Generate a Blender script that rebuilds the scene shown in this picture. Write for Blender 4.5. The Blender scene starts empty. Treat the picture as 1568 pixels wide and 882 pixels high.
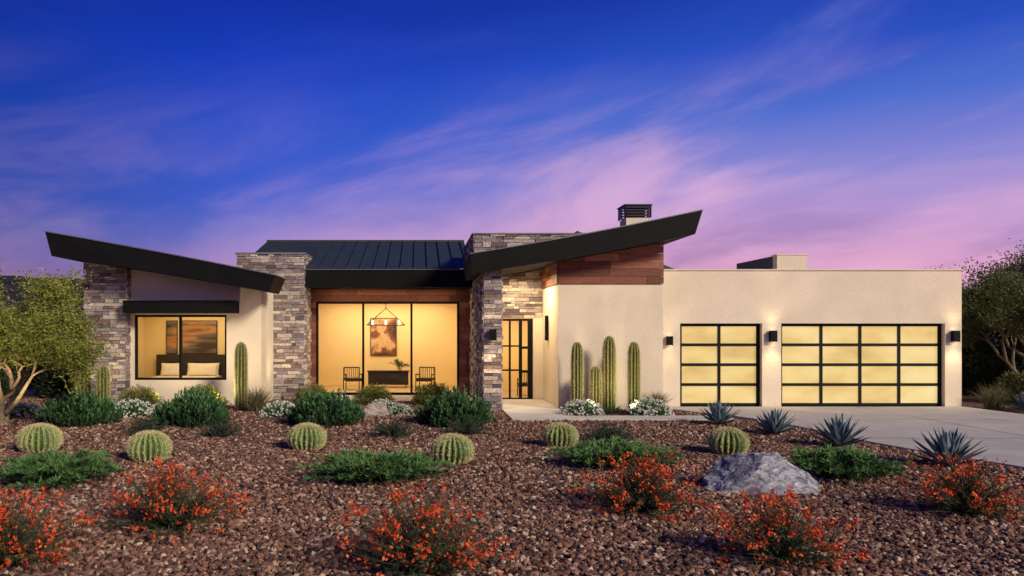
import bpy, math, random
import numpy as np
from mathutils import Vector, Matrix, noise

scene = bpy.context.scene
R = random.Random(7)

def lin(c):
    c = c/255.0
    return c/12.92 if c <= 0.04045 else ((c+0.055)/1.055)**2.4
def S(r, g, b): return (lin(r), lin(g), lin(b), 1.0)

# ------------------------------------------------------------ mesh builder
class NM:
    def __init__(self): self.parts = []
    def add(self, V, F, mat=0, rnd=0.0):
        V = np.asarray(V, dtype=np.float64).reshape(-1, 3)
        F = np.asarray(F, dtype=np.int64)
        n = len(F)
        r = np.full(n, rnd, dtype=np.float64) if np.isscalar(rnd) else np.asarray(rnd, dtype=np.float64)
        self.parts.append((V, F, mat, r))
    def box(self, x0, x1, y0, y1, z0, z1, mat=0, rnd=0.0):
        V = [(x0,y0,z0),(x1,y0,z0),(x1,y1,z0),(x0,y1,z0),(x0,y0,z1),(x1,y0,z1),(x1,y1,z1),(x0,y1,z1)]
        F = [(0,3,2,1),(4,5,6,7),(0,1,5,4),(1,2,6,5),(2,3,7,6),(3,0,4,7)]
        self.add(V, F, mat, rnd)
    def prism(self, pts, y0, y1, mat=0, rnd=0.0):
        """polygon in XZ (counter-clockwise seen from -Y) extruded along Y"""
        n = len(pts)
        V = [(x, y0, z) for x, z in pts] + [(x, y1, z) for x, z in pts]
        self.add(V, [tuple(range(n))], mat, rnd)
        self.add(V, [tuple(range(2*n-1, n-1, -1))], mat, rnd)
        self.add(V, [(i, i+n, (i+1) % n+n, (i+1) % n) for i in range(n)], mat, rnd)
    def mesh(self, name, mats, smooth=()):
        me = bpy.data.meshes.new(name)
        vs, li, ls, lt, mi, rn = [], [], [], [], [], []
        vo = 0; lo = 0
        for V, F, m, r in self.parts:
            n, k = F.shape
            vs.append(V); li.append((F+vo).ravel())
            ls.append(lo+np.arange(n)*k); lt.append(np.full(n, k))
            mi.append(np.full(n, m)); rn.append(r)
            vo += len(V); lo += n*k
        vs = np.concatenate(vs); li = np.concatenate(li); ls = np.concatenate(ls); mi = np.concatenate(mi); rn = np.concatenate(rn)
        me.vertices.add(len(vs)); me.vertices.foreach_set('co', vs.ravel().astype(np.float32))
        me.loops.add(len(li)); me.loops.foreach_set('vertex_index', li.astype(np.int32))
        me.polygons.add(len(ls)); me.polygons.foreach_set('loop_start', ls.astype(np.int32))
        me.polygons.foreach_set('material_index', mi.astype(np.int32))
        for m in mats: me.materials.append(m)
        sm = np.isin(mi, list(smooth)) if len(smooth) else np.zeros(len(mi), bool)
        me.update(calc_edges=True)
        me.validate()
        me.polygons.foreach_set('use_smooth', sm)
        a = me.attributes.new('rnd', 'FLOAT', 'FACE')
        if len(a.data) == len(rn): a.data.foreach_set('value', rn.astype(np.float32))
        return me
    def obj(self, name, mats, parent=None, smooth=()):
        return place(name, self.mesh(name, mats, smooth), parent=parent)

def place(name, me, loc=(0,0,0), rot=0.0, scale=(1,1,1), parent=None):
    ob = bpy.data.objects.new(name, me)
    scene.collection.objects.link(ob)
    ob.location = loc; ob.rotation_euler = (0, 0, rot)
    ob.scale = scale if hasattr(scale, '__len__') else (scale,)*3
    if parent: ob.parent = parent
    return ob
def empty(name, loc=(0,0,0)):
    e = bpy.data.objects.new(name, None); scene.collection.objects.link(e); e.location = loc
    e.empty_display_size = 0.2
    return e

def nrm(a):
    a = np.asarray(a, dtype=float)
    return a/(np.linalg.norm(a, axis=-1, keepdims=True)+1e-9)

def tube(nm, pts, rad, sides=6, mat=0, rnd=0.0):
    pts = np.asarray(pts, float); n = len(pts)
    V = []
    for i in range(n):
        t = pts[min(i+1, n-1)]-pts[max(i-1, 0)]; t = nrm(t)
        a = np.array([1,0,0]) if abs(t[0]) < .8 else np.array([0,1,0])
        u = nrm(np.cross(t, a)); v = np.cross(t, u)
        for k in range(sides):
            th = 2*math.pi*k/sides
            V.append(pts[i]+rad[i]*(math.cos(th)*u+math.sin(th)*v))
    F = [(i*sides+k, i*sides+(k+1) % sides, (i+1)*sides+(k+1) % sides, (i+1)*sides+k) for i in range(n-1) for k in range(sides)]
    nm.add(V, F, mat, rnd)

def leaves(nm, P, D, L, W, rng, mat=0, rnd=None, mid=.5):
    """diamond shaped leaves: base P, direction D"""
    P = np.asarray(P, float); D = nrm(D); n = len(P)
    L = np.broadcast_to(L, (n,))[:, None]; W = np.broadcast_to(W, (n,))[:, None]
    side = nrm(np.cross(D, rng.normal(size=(n, 3))))
    m = P+D*L*mid
    V = np.stack([P, m+side*W*.5, P+D*L, m-side*W*.5], axis=1).reshape(-1, 3)
    F = np.arange(n*4).reshape(n, 4)
    nm.add(V, F, mat, rng.random(n) if rnd is None else rnd)

# ------------------------------------------------------------ materials
def new_mat(name):
    m = bpy.data.materials.new(name); m.use_nodes = True
    nt = m.node_tree; nt.nodes.clear()
    out = nt.nodes.new('ShaderNodeOutputMaterial')
    return m, nt, out
def N(nt, t, **kw):
    n = nt.nodes.new(t)
    for k, v in kw.items():
        if k in n.inputs.keys(): n.inputs[k].default_value = v
        else: setattr(n, k, v)
    return n
def ramp(nt, stops, interp='LINEAR'):
    n = nt.nodes.new('ShaderNodeValToRGB'); cr = n.color_ramp; cr.interpolation = interp
    while len(cr.elements) < len(stops): cr.elements.new(0.5)
    for e, (p, c) in zip(cr.elements, stops): e.position = p; e.color = c
    return n

def mat_simple(name, col, rough=.6, metal=0., var=.15, nscale=6., bump=0., bscale=40., spec=.4, emis=None, estr=0.):
    m, nt, out = new_mat(name)
    b = N(nt, 'ShaderNodeBsdfPrincipled'); b.inputs['Roughness'].default_value = rough; b.inputs['Metallic'].default_value = metal
    b.inputs['Specular IOR Level'].default_value = spec
    tc = N(nt, 'ShaderNodeTexCoord')
    nz = N(nt, 'ShaderNodeTexNoise'); nz.inputs['Scale'].default_value = nscale; nz.inputs['Detail'].default_value = 6
    nt.links.new(tc.outputs['Object'], nz.inputs['Vector'])
    lo = tuple(c*(1-var) for c in col[:3])+(1,); hi = tuple(min(1, c*(1+var)) for c in col[:3])+(1,)
    rp = ramp(nt, [(.3, lo), (.7, hi)])
    nt.links.new(nz.outputs['Fac'], rp.inputs['Fac']); nt.links.new(rp.outputs['Color'], b.inputs['Base Color'])
    if bump:
        n2 = N(nt, 'ShaderNodeTexNoise'); n2.inputs['Scale'].default_value = bscale; n2.inputs['Detail'].default_value = 8
        nt.links.new(tc.outputs['Object'], n2.inputs['Vector'])
        bp = N(nt, 'ShaderNodeBump'); bp.inputs['Strength'].default_value = bump; bp.inputs['Distance'].default_value = .02
        nt.links.new(n2.outputs['Fac'], bp.inputs['Height']); nt.links.new(bp.outputs['Normal'], b.inputs['Normal'])
    if emis:
        b.inputs['Emission Color'].default_value = emis; b.inputs['Emission Strength'].default_value = estr
    nt.links.new(b.outputs[0], out.inputs[0])
    return m

def mat_rnd(name, stops, rough=.7, bump=0., bscale=30., grain=None, trans=0., spec=.3, var=.25):
    """colour picked per face from the rnd attribute; optional translucency (foliage)"""
    m, nt, out = new_mat(name)
    at = N(nt, 'ShaderNodeAttribute', attribute_name='rnd')
    rp = ramp(nt, stops); nt.links.new(at.outputs['Fac'], rp.inputs['Fac'])
    col = rp.outputs['Color']
    tc = N(nt, 'ShaderNodeTexCoord')
    if bump or grain:
        mp = N(nt, 'ShaderNodeMapping'); nt.links.new(tc.outputs['Object'], mp.inputs['Vector'])
        if grain: mp.inputs['Scale'].default_value = grain
        nz = N(nt, 'ShaderNodeTexNoise'); nz.inputs['Scale'].default_value = bscale; nz.inputs['Detail'].default_value = 8
        nt.links.new(mp.outputs[0], nz.inputs['Vector'])
        mr = N(nt, 'ShaderNodeMapRange'); mr.inputs['From Min'].default_value=.3; mr.inputs['From Max'].default_value=.7
        mr.inputs['To Min'].default_value = 1-var; mr.inputs['To Max'].default_value = 1+var
        nt.links.new(nz.outputs['Fac'], mr.inputs['Value'])
        mx = N(nt, 'ShaderNodeVectorMath', operation='SCALE')
        nt.links.new(col, mx.inputs[0]); nt.links.new(mr.outputs[0], mx.inputs['Scale']); col = mx.outputs[0]
    b = N(nt, 'ShaderNodeBsdfPrincipled'); b.inputs['Roughness'].default_value = rough; b.inputs['Specular IOR Level'].default_value = spec
    nt.links.new(col, b.inputs['Base Color'])
    if bump:
        bp = N(nt, 'ShaderNodeBump'); bp.inputs['Strength'].default_value = bump; bp.inputs['Distance'].default_value = .03
        nt.links.new(nz.outputs['Fac'], bp.inputs['Height']); nt.links.new(bp.outputs['Normal'], b.inputs['Normal'])
    sh = b.outputs[0]
    if trans:
        t = N(nt, 'ShaderNodeBsdfTranslucent'); nt.links.new(col, t.inputs['Color'])
        mx = N(nt, 'ShaderNodeMixShader'); mx.inputs[0].default_value = trans
        nt.links.new(sh, mx.inputs[1]); nt.links.new(t.outputs[0], mx.inputs[2]); sh = mx.outputs[0]
    nt.links.new(sh, out.inputs[0])
    return m

stucco = mat_simple('stucco', (.83,.725,.56,1), rough=.95, var=.07, nscale=1.1, bump=.9, bscale=38, spec=.1)
black = mat_simple('black_metal', (.006,.006,.007,1), rough=.65, var=.3, nscale=2, bump=.05, bscale=80, spec=.15)
drip = mat_simple('drip_edge_metal', (.16,.17,.19,1), rough=.45, metal=.4, var=.1)
roofm = mat_simple('standing_seam_metal', (.045,.060,.062,1), rough=.5, metal=.25, var=.12, nscale=1.2)
frame = mat_simple('window_frame', (.006,.006,.007,1), rough=.5, var=.2, spec=.2)
mortar = mat_simple('mortar', (.045,.04,.04,1), rough=.95, var=.2)
stone = mat_rnd('stacked_stone', [(0,S(88,78,84)),(.2,S(150,140,142)),(.4,S(122,100,92)),(.6,S(196,186,176)),(.8,S(132,122,128)),(1,S(212,198,182))], rough=.9, bump=.8, bscale=22, var=.35)
wood = mat_rnd('wood_plank', [(0,S(96,54,42)),(.35,S(146,88,66)),(.65,S(116,70,56)),(1,S(172,112,84))], rough=.55, bump=.15, bscale=6, grain=(1.2,1.2,18), var=.45)
roomwall = mat_simple('room_wall', (.82,.64,.32,1), rough=.9, var=.04, nscale=.7)
roomfloor = mat_simple('room_floor', (.42,.30,.17,1), rough=.5, var=.15)
concrete = mat_simple('concrete', (.54,.51,.49,1), rough=.9, var=.14, nscale=.9, bump=.15, bscale=60)
darkwood = mat_simple('dark_furniture', (.025,.018,.014,1), rough=.5)
cloth = mat_simple('white_cloth', (.75,.68,.54,1), rough=.95, var=.05, bump=.1, bscale=15)

def mat_glass():
    m, nt, out = new_mat('window_glass')
    t = N(nt, 'ShaderNodeBsdfTransparent'); t.inputs[0].default_value = (.97,.97,.95,1)
    g = N(nt, 'ShaderNodeBsdfGlossy'); g.inputs['Roughness'].default_value = .02
    f = N(nt, 'ShaderNodeFresnel'); f.inputs['IOR'].default_value = 1.6
    mx = N(nt, 'ShaderNodeMixShader')
    nt.links.new(f.outputs[0], mx.inputs[0]); nt.links.new(t.outputs[0], mx.inputs[1]); nt.links.new(g.outputs[0], mx.inputs[2])
    nt.links.new(mx.outputs[0], out.inputs[0]); return m
glass = mat_glass()

def mat_garage():
    m, nt, out = new_mat('frosted_glow_glass')
    tc = N(nt, 'ShaderNodeTexCoord')
    mp = N(nt, 'ShaderNodeMapping'); mp.inputs['Scale'].default_value = (.5, .5, 1.1)
    nt.links.new(tc.outputs['Object'], mp.inputs['Vector'])
    nz = N(nt, 'ShaderNodeTexNoise'); nz.inputs['Scale'].default_value = 1.5; nz.inputs['Detail'].default_value = 6
    nt.links.new(mp.outputs[0], nz.inputs['Vector'])
    rp = ramp(nt, [(.3, (.64,.42,.12,1)), (.48, (.86,.62,.20,1)), (.72, (1.0,.80,.38,1))])
    nt.links.new(nz.outputs['Fac'], rp.inputs['Fac'])
    b = N(nt, 'ShaderNodeBsdfPrincipled'); b.inputs['Base Color'].default_value = (.25,.2,.12,1)
    b.inputs['Roughness'].default_value = .12
    nt.links.new(rp.outputs[0], b.inputs['Emission Color']); b.inputs['Emission Strength'].default_value = .76  # emission and its noise tones stand in for light from inside the garage
    nt.links.new(b.outputs[0], out.inputs[0]); return m
garageglass = mat_garage()
lampglow = mat_simple('lamp_glow', (1,.8,.5,1), emis=(1,.75,.42,1), estr=6)

# ------------------------------------------------------------ house
house = empty('modern_house', (2, 25, 0)); 
bpy.context.view_layer.update()
hinv = Matrix.Translation((-2,-25,0))
def hobj(nm, name, mats, smooth=()):
    ob = nm.obj(name, mats, parent=house, smooth=smooth)
    ob.matrix_parent_inverse = hinv
    return ob

def stone_face(nm, o, u, n, width, z0, ztop, rowh=(.07,.14), ln=(.14,.5), out=(.015,.06), seed=0, gap=.005, plank=False):
    """courses of individual stones on a vertical face. o=(x,y) start, u=unit dir, n=outward normal, ztop(s)"""
    rr = random.Random(seed)
    z = z0
    zmax = max(ztop(0), ztop(width))
    while z < zmax-.02:
        h = rr.uniform(*rowh)
        s = -rr.uniform(0, ln[0]) if plank else 0
        while s < width-.001:
            l = rr.uniform(*ln); s1 = s+l
            if width-s1 < ln[0]*.6: s1 = width
            a, b = max(s, 0), min(s1, width)
            top = min(z+h, ztop((a+b)/2))
            if top-z > .02 and b-a > .03:
                d = rr.uniform(*out)
                j = (lambda: rr.uniform(-.006, .006)) if not plank else (lambda: 0)
                V = []
                for (ss, zz) in ((a+gap, z+gap), (b-gap, z+gap), (b-gap, top-gap), (a+gap, top-gap)):
                    V.append((o[0]+u[0]*ss, o[1]+u[1]*ss, zz))
                for (ss, zz) in ((a+gap, z+gap), (b-gap, z+gap), (b-gap, top-gap), (a+gap, top-gap)):
                    dd = d+j()*1.5
                    V.append((o[0]+u[0]*(ss)+n[0]*dd, o[1]+u[1]*(ss)+n[1]*dd, zz+j()))
                F = [(4,5,6,7),(0,1,5,4),(1,2,6,5),(2,3,7,6),(3,0,4,7)]
                nm.add(V, F, 0, rr.random())
            s = s1
        z += h

def roofbot_r(x): return 3.80+(x-1.5)*(4.86-3.80)/6.0 - .05*math.sin(math.pi*min(max((x-1.5)/6,0),1))
def rooftop_r(x): return 4.31+(x-1.40)*(5.50-4.31)/6.3 - .05*math.sin(math.pi*min(max((x-1.4)/6.3,0),1))
def roofbot_l(x):
    t = (x+10.4)/(6.2); return 4.36+(3.34-4.36)*t+.03*math.sin(math.pi*min(max(t,0),1))
def rooftop_l(x):
    t = (x+10.58)/(6.55); return 5.04+(3.80-5.04)*t+.03*math.sin(math.pi*min(max(t,0),1))

# --- stucco walls
nm = NM()
nm.box(3.98, 6.95, 22.6, 22.9, 0, 3.56)
nm.box(3.98, 4.2, 22.9, 25.6, 0, 3.56)
nm.box(4.0, 6.93, 22.65, 22.9, 3.56, 4.2)
nm.prism([(4.0,3.56),(6.93,3.56),(6.93,roofbot_r(6.93)+.1),(4.0,roofbot_r(4.0)+.1)], 22.92, 29, 0)
D1=(7.57,9.94); D2=(10.49,15.22); DT=2.45; GT=3.98
nm.box(6.95, D1[0], 23.0, 23.3, 0, DT); nm.box(D1[1], D2[0], 23.0, 23.3, 0, DT); nm.box(D2[1], 15.7, 23.0, 23.3, 0, DT)
nm.box(6.95, 15.7, 23.0, 23.3, DT, GT)
nm.box(15.4, 15.7, 23.3, 33, 0, GT)
nm.box(6.95, 15.4, 32.7, 33, 0, GT)
nm.box(6.95, 15.4, 23.3, 32.7, 3.5, 3.7)
nm.box(11.0, 11.92, 24.4, 24.7, 3.7, 4.55)
W=(-8.56,-5.77,.75,2.72)
nm.box(-8.8, W[0], 24, 24.3, 0, 3.0); nm.box(W[1], -4.72, 24, 24.3, 0, 3.0)
nm.box(W[0], W[1], 24, 24.3, 0, W[2]); nm.box(W[0], W[1], 24, 24.3, W[3], 3.0)
pts=[(-8.8,3.0),(-4.72,3.0)]+[(x, roofbot_l(x)+.06) for x in np.linspace(-4.72,-8.8,7)]
nm.prism(pts, 24, 24.3)
nm.prism([(-4.95,0),(-4.72,0),(-4.72,roofbot_l(-4.72)+.05),(-4.95,roofbot_l(-4.95)+.05)], 24.3, 26.1)
nm.box(-9.9,-9.7,24.3,32,0,4.2)
nm.box(3.66, 3.98, 25.4, 25.6, 0, 2.64)
hobj(nm, 'stucco_walls', [stucco])

nm = NM()
nm.box(6.93, 15.75, 22.96, 23.33, GT, GT+.035); nm.box(15.38,15.75,23.33,33,GT,GT+.035)
nm.box(10.98, 11.94, 24.38, 24.72, 4.55, 4.58)
hobj(nm, 'parapet_coping', [stucco])
nm = NM(); nm.box(11.0, 11.12, 24.7, 27.5, 3.7, 4.55); nm.box(11.12,11.9,27.3,27.5,3.7,4.5)  # dark left and back faces of the parapet block
hobj(nm, 'parapet_block_sides', [mat_simple('parapet_side_dark', (.10,.10,.115,1), rough=.8)])

# --- stone work
nm = NM(); core = NM()
core.box(-9.93,-8.71,23.75,24.6,0,4.34)
stone_face(nm,(-9.96,23.76),(1,0),(0,-1),1.28,0,lambda s: roofbot_l(-9.96+s)+.08,seed=1)
stone_face(nm,(-8.70,23.70),(0,1),(1,0),.6,0,lambda s: 4.1,seed=2)
stone_face(nm,(-9.93,24.6),(0,-1),(-1,0),.85,0,lambda s: 4.35,seed=22)
core.box(-5.9,-3.73,26.03,29.0,0,4.68)
stone_face(nm,(-5.92,26.02),(1,0),(0,-1),2.21,0,lambda s:4.74,seed=3)
stone_face(nm,(-3.72,25.98),(0,1),(1,0),1.6,0,lambda s:4.74,seed=4)
core.box(1.84,2.30,22.14,27.4,0,4.1)
stone_face(nm,(1.82,22.12),(1,0),(0,-1),.5,0,lambda s:3.95,seed=5)
stone_face(nm,(1.83,27.5),(0,-1),(-1,0),5.4,0,lambda s:4.1,seed=6)
stone_face(nm,(2.31,22.1),(0,1),(1,0),3.3,0,lambda s:4.0,seed=16)
core.box(1.65,5.2,23.05,27.5,4.3,4.96)
stone_face(nm,(1.62,23.02),(1,0),(0,-1),3.6,4.3,lambda s:5.02,seed=7)
stone_face(nm,(1.63,27.5),(0,-1),(-1,0),4.5,4.05,lambda s:5.02,seed=8)
core.box(2.30,3.98,25.44,25.6,2.66,4.4)
stone_face(nm,(2.3,25.43),(1,0),(0,-1),1.68,2.64,lambda s:4.4,seed=9)
hobj(nm,'stacked_stone_cladding',[stone]); hobj(core,'masonry_core',[mortar])
nm=NM(); nm.box(-5.97,-3.66,25.95,29.0,4.74,4.79); nm.box(1.56,5.25,22.95,27.55,5.02,5.06)
hobj(nm,'stone_caps',[mat_simple('cap_stone',(.2,.19,.2,1),rough=.9,bump=.4,bscale=20)])

# --- wood planks
nm=NM(); core=NM()
stone_face(nm,(3.97,22.58),(1,0),(0,-1),2.99,3.565,lambda s:roofbot_r(3.97+s)+.12,rowh=(.215,.216),ln=(.7,1.7),out=(.028,.034),seed=11,gap=.005,plank=True)
stone_face(nm,(3.96,25.4),(0,-1),(-1,0),2.83,3.565,lambda s:4.35,rowh=(.215,.216),ln=(.7,1.7),out=(.02,.026),seed=12,gap=.005,plank=True)
core.box(3.965,4.19,22.9,25.6,3.56,4.36); 
stone_face(nm,(-3.75,27.49),(1,0),(0,-1),5.6,3.24,lambda s:4.1,rowh=(.215,.216),ln=(.9,1.9),out=(.028,.034),seed=13,gap=.004,plank=True)
stone_face(nm,(-3.75,27.49),(1,0),(0,-1),.24,0,lambda s:3.24,rowh=(.215,.216),ln=(.3,.5),out=(.028,.034),seed=14,gap=.004,plank=True)
stone_face(nm,(1.42,27.49),(1,0),(0,-1),.42,0,lambda s:3.24,rowh=(.215,.216),ln=(.3,.5),out=(.028,.034),seed=15,gap=.004,plank=True)
core.box(-3.75,1.84,27.5,27.7,3.24,4.1); core.box(-3.75,-3.51,27.5,27.7,0,3.24); core.box(1.42,1.84,27.5,27.7,0,3.24)
hobj(nm,'wood_plank_cladding',[wood]); hobj(core,'plank_backing',[mortar])

# --- roofs
nm=NM()
def roof_band(fb, ft, x0t, x0b, x1t, x1b, y0, y1, n=12):
    t=np.linspace(0,1,n+1)
    bot=[(x0b+(x1b-x0b)*k, fb(x0b+(x1b-x0b)*k)) for k in t]
    top=[(x0t+(x1t-x0t)*k, ft(x0t+(x1t-x0t)*k)) for k in t]
    for i in range(n):
        nm.prism([bot[i],bot[i+1],top[i+1],top[i]], y0, y1, 0)
    for i in range(n):
        a=top[i]; b=top[i+1]
        nm.prism([(a[0],a[1]+.002),(b[0],b[1]+.002),(b[0],b[1]+.032),(a[0],a[1]+.032)], y0-.03, y1, 1)
roof_band(roofbot_l, rooftop_l, -10.58,-10.40,-4.85,-4.85, 22.6, 31)
roof_band(roofbot_l, rooftop_l, -4.85,-4.85,-4.04,-4.24, 22.6, 24.25, n=2)
roof_band(roofbot_r, rooftop_r, 1.40,1.50,1.95,1.95, 21.6, 25.0, n=2)
roof_band(roofbot_r, rooftop_r, 1.95,1.95,7.72,7.52, 21.6, 29.5)
hobj(nm,'sloped_roofs',[black,drip])
nm=NM()
FY=26.0; RZ0=4.24; RY1=31.2; RZ1=5.72
nm.box(-3.80,1.85,FY,FY+.25,3.66,4.22,0)
nm.box(-3.68,1.80,FY+.25,27.46,3.70,3.76,0)
nm.box(-3.80,1.85,FY-.04,FY+.25,4.222,4.25,1)
V=[(-5.84,FY,RZ0+.02),(1.80,FY,RZ0+.02),(1.80,RY1,RZ1),(-5.84,RY1,RZ1)]
nm.add(V,[(0,1,2,3)],2)
nm.add([(-5.84,RY1,RZ1),(1.80,RY1,RZ1),(1.80,36.5,4.2),(-5.84,36.5,4.2)],[(0,1,2,3)],2)
nm.add([(-5.84,FY,RZ0+.02),(-5.84,RY1,RZ1),(-5.84,36.5,4.2)],[(0,1,2)],2)
sl=(RZ1-RZ0-.02)/(RY1-FY)
x=-5.84
while x<1.75:
    V=[]
    for yy in (FY-.02,RY1):
        zz=RZ0+.02+sl*(yy-FY)
        V+=[(x-.02,yy,zz-.01),(x+.02,yy,zz-.01),(x+.02,yy,zz+.055),(x-.02,yy,zz+.055)]
    nm.add(V,[(0,1,2,3),(3,2,6,7),(0,3,7,4),(2,1,5,6),(7,6,5,4)],2)
    x+=.44
nm.box(-5.9,1.8,RY1-.12,RY1+.12,RZ1-.02,RZ1+.06,2)
nm.add([(6.0,30,4.3),(10.35,30,4.3),(6.0,30,6.0)],[(0,1,2)],2)
nm.add([(10.35,30,4.3),(10.35,36,4.3),(6.0,36,6.0),(6.0,30,6.0)],[(0,1,2,3)],2)
hobj(nm,'centre_roof',[black,drip,roofm])

# --- chimney
nm=NM()
cx0,cx1,cy0,cy1=6.76,7.62,26.0,26.9
nm.box(cx0+.05,cx1-.05,cy0+.05,cy1-.05,5.0,5.93,0)
nm.box(cx0+.16,cx1-.16,cy0+.16,cy1-.16,5.93,6.3,1)
for i in range(4):
    z=5.98+i*.092
    nm.box(cx0,cx1,cy0,cy0+.03,z,z+.045,2); nm.box(cx0,cx1,cy1-.03,cy1,z,z+.045,2)
    nm.box(cx0,cx0+.03,cy0+.03,cy1-.03,z,z+.045,2); nm.box(cx1-.03,cx1,cy0+.03,cy1-.03,z,z+.045,2)
for (a,b) in ((cx0-.003,cy0-.003),(cx1-.047,cy0-.003),(cx0-.003,cy1-.047),(cx1-.047,cy1-.047)):
    nm.box(a,a+.05,b,b+.05,5.94,6.33,1)
nm.box(cx0-.03,cx1+.03,cy0-.03,cy1+.03,6.33,6.37,2)
hobj(nm,'chimney',[stucco,black,mat_simple('louver_metal',(.03,.03,.045,1),rough=.4,metal=.3)])

# --- windows
def window(name,x0,x1,z0,z1,y,vm=(),hm=(),t=.07,dep=.09,gl=glass):
    nm=NM()
    nm.box(x0,x0+t,y,y+dep,z0,z1,0); nm.box(x1-t,x1,y,y+dep,z0,z1,0)
    nm.box(x0+t,x1-t,y+.002,y+dep,z1-t,z1,0); nm.box(x0+t,x1-t,y+.002,y+dep,z0,z0+t,0)
    for v in vm: nm.box(v-t/2,v+t/2,y+.004,y+dep-.004,z0+t,z1-t,0)
    for h in hm: nm.box(x0+t,x1-t,y+.008,y+dep-.008,h-t/2,h+t/2,0)
    nm.add([(x0+t,y+dep/2,z0+t),(x1-t,y+dep/2,z0+t),(x1-t,y+dep/2,z1-t),(x0+t,y+dep/2,z1-t)],[(0,1,2,3)],1)
    return hobj(nm,name,[frame,gl])
window('bedroom_window',W[0],W[1],W[2],W[3],24.08,vm=(-7.19,),t=.07)
window('living_room_window',-3.51,1.42,.03,3.24,27.45,vm=(-1.89,-.225),t=.075)
nm=NM(); nm.box(-8.64,-5.39,23.3,24.0,2.76,3.10)
nm.box(-8.66,-5.37,23.27,24.0,3.102,3.125)
hobj(nm,'window_awning',[black])
nm=NM()
y=25.38
def bar(x0,x1,z0,z1,d=0): nm.box(x0,x1,y+d,y+.1-d,z0,z1,0)
bar(2.33,2.40,0.03,2.62); bar(3.58,3.66,.03,2.62); bar(2.40,3.58,2.55,2.62,.002); bar(2.40,3.58,.03,.10,.002)
for xx in (2.93,): bar(xx-.03,xx+.03,.1,2.55,.004)
bar(3.22,3.32,.1,2.55,.006)
for zz in (.98,1.75): bar(2.4,3.22,zz-.025,zz+.025,.01)
bar(3.50,3.58,.1,2.55,.006)
bar(3.32,3.50,1.66,1.74,.01); bar(3.32,3.50,.9,.98,.01)
nm.add([(2.4,y+.05,.1),(3.58,y+.05,.1),(3.58,y+.05,2.55),(2.4,y+.05,2.55)],[(0,1,2,3)],1)
nm.box(3.25,3.28,y-.07,y-.04,.9,1.5,0); nm.box(3.25,3.28,y-.04,y+.02,.95,.98,0); nm.box(3.25,3.28,y-.04,y+.02,1.42,1.45,0)
hobj(nm,'entry_door',[frame,glass])

# --- garage doors
def garage_door(name,x0,x1,cols):
    nm=NM(); y=23.16; z0,z1=.05,DT; rows=4; t=.085
    W_=(x1-x0); H=z1-z0
    nm.box(x0,x0+.10,y,y+.06,z0,z1,0); nm.box(x1-.10,x1,y,y+.06,z0,z1,0)
    for r in range(rows+1):
        z=z0+(H-t)*r/rows; nm.box(x0+.1,x1-.1,y+.002,y+.058,z,z+t,0)
    for c in range(1,cols):
        xx=x0+.1+(W_-.2)*c/cols; nm.box(xx-t/2,xx+t/2,y-.004,y+.056,z0+t,z1-t,0)
    nm.add([(x0+.1,y+.03,z0),(x1-.1,y+.03,z0),(x1-.1,y+.03,z1),(x0+.1,y+.03,z1)],[(0,1,2,3)],1)
    nm.box(x0-.0,x1+.0,23.225,23.28,0.0,z1,2)
    hobj(nm,name,[frame,garageglass,mortar])
garage_door('single_garage_door',D1[0],D1[1],2)
garage_door('double_garage_door',D2[0],D2[1],4)

# --- interiors
nm=NM()
nm.add([(-3.9,31.8,0),(2.9,31.8,0),(2.9,31.8,3.5),(-3.9,31.8,3.5)],[(0,1,2,3)],0)
nm.add([(-3.6,27.7,.0),(-6.5,31.8,0),(-6.5,31.8,3.5),(-3.6,27.7,3.5)],[(0,1,2,3)],0)
nm.add([(-6.5,31.8,0),(-3.9,31.8,0),(-3.9,31.8,3.5),(-6.5,31.8,3.5)],[(0,1,2,3)],0)
nm.add([(1.9,27.7,0),(1.9,31.8,0),(1.9,31.8,3.5),(1.9,27.7,3.5)],[(0,1,2,3)],0)
nm.add([(-6.5,27.7,3.5),(2.9,27.7,3.5),(2.9,31.8,3.5),(-6.5,31.8,3.5)],[(0,1,2,3)],0)
nm.add([(-6.5,27.46,.025),(2.0,27.46,.025),(2.0,31.8,.025),(-6.5,31.8,.025)],[(0,1,2,3)],1)
nm.box(-6.0,1.88,31.75,31.79,.03,.16,0)
nm.add([(-9.7,28.2,0),(-5.0,28.2,0),(-5.0,28.2,3.2),(-9.7,28.2,3.2)],[(0,1,2,3)],0)
nm.add([(-9.69,24.3,0),(-9.69,28.2,0),(-9.69,28.2,3.2),(-9.69,24.3,3.2)],[(0,1,2,3)],0)
nm.add([(-5.0,24.3,0),(-5.0,28.2,0),(-5.0,28.2,3.2),(-5.0,24.3,3.2)],[(0,1,2,3)],0)
nm.add([(-9.7,24.3,3.2),(-5.0,24.3,3.2),(-5.0,28.2,3.2),(-9.7,28.2,3.2)],[(0,1,2,3)],0)
nm.add([(-9.7,24.3,.1),(-5.0,24.3,.1),(-5.0,28.2,.1),(-9.7,28.2,.1)],[(0,1,2,3)],1)
nm.add([(2.0,29.5,0),(6,29.5,0),(6,29.5,3.0),(2.0,29.5,3.0)],[(0,1,2,3)],0)
nm.add([(2.32,25.62,0),(2.32,29.5,0),(2.32,29.5,3.0),(2.32,25.62,3.0)],[(0,1,2,3)],0)
nm.add([(5.5,25.62,0),(5.5,29.5,0),(5.5,29.5,3.0),(5.5,25.62,3.0)],[(0,1,2,3)],0)
nm.add([(2.0,25.62,3.0),(6,25.62,3.0),(6,29.5,3.0),(2.0,29.5,3.0)],[(0,1,2,3)],0)
nm.add([(2.0,25.5,.03),(6,25.5,.03),(6,29.5,.03),(2.0,29.5,.03)],[(0,1,2,3)],1)
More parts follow.
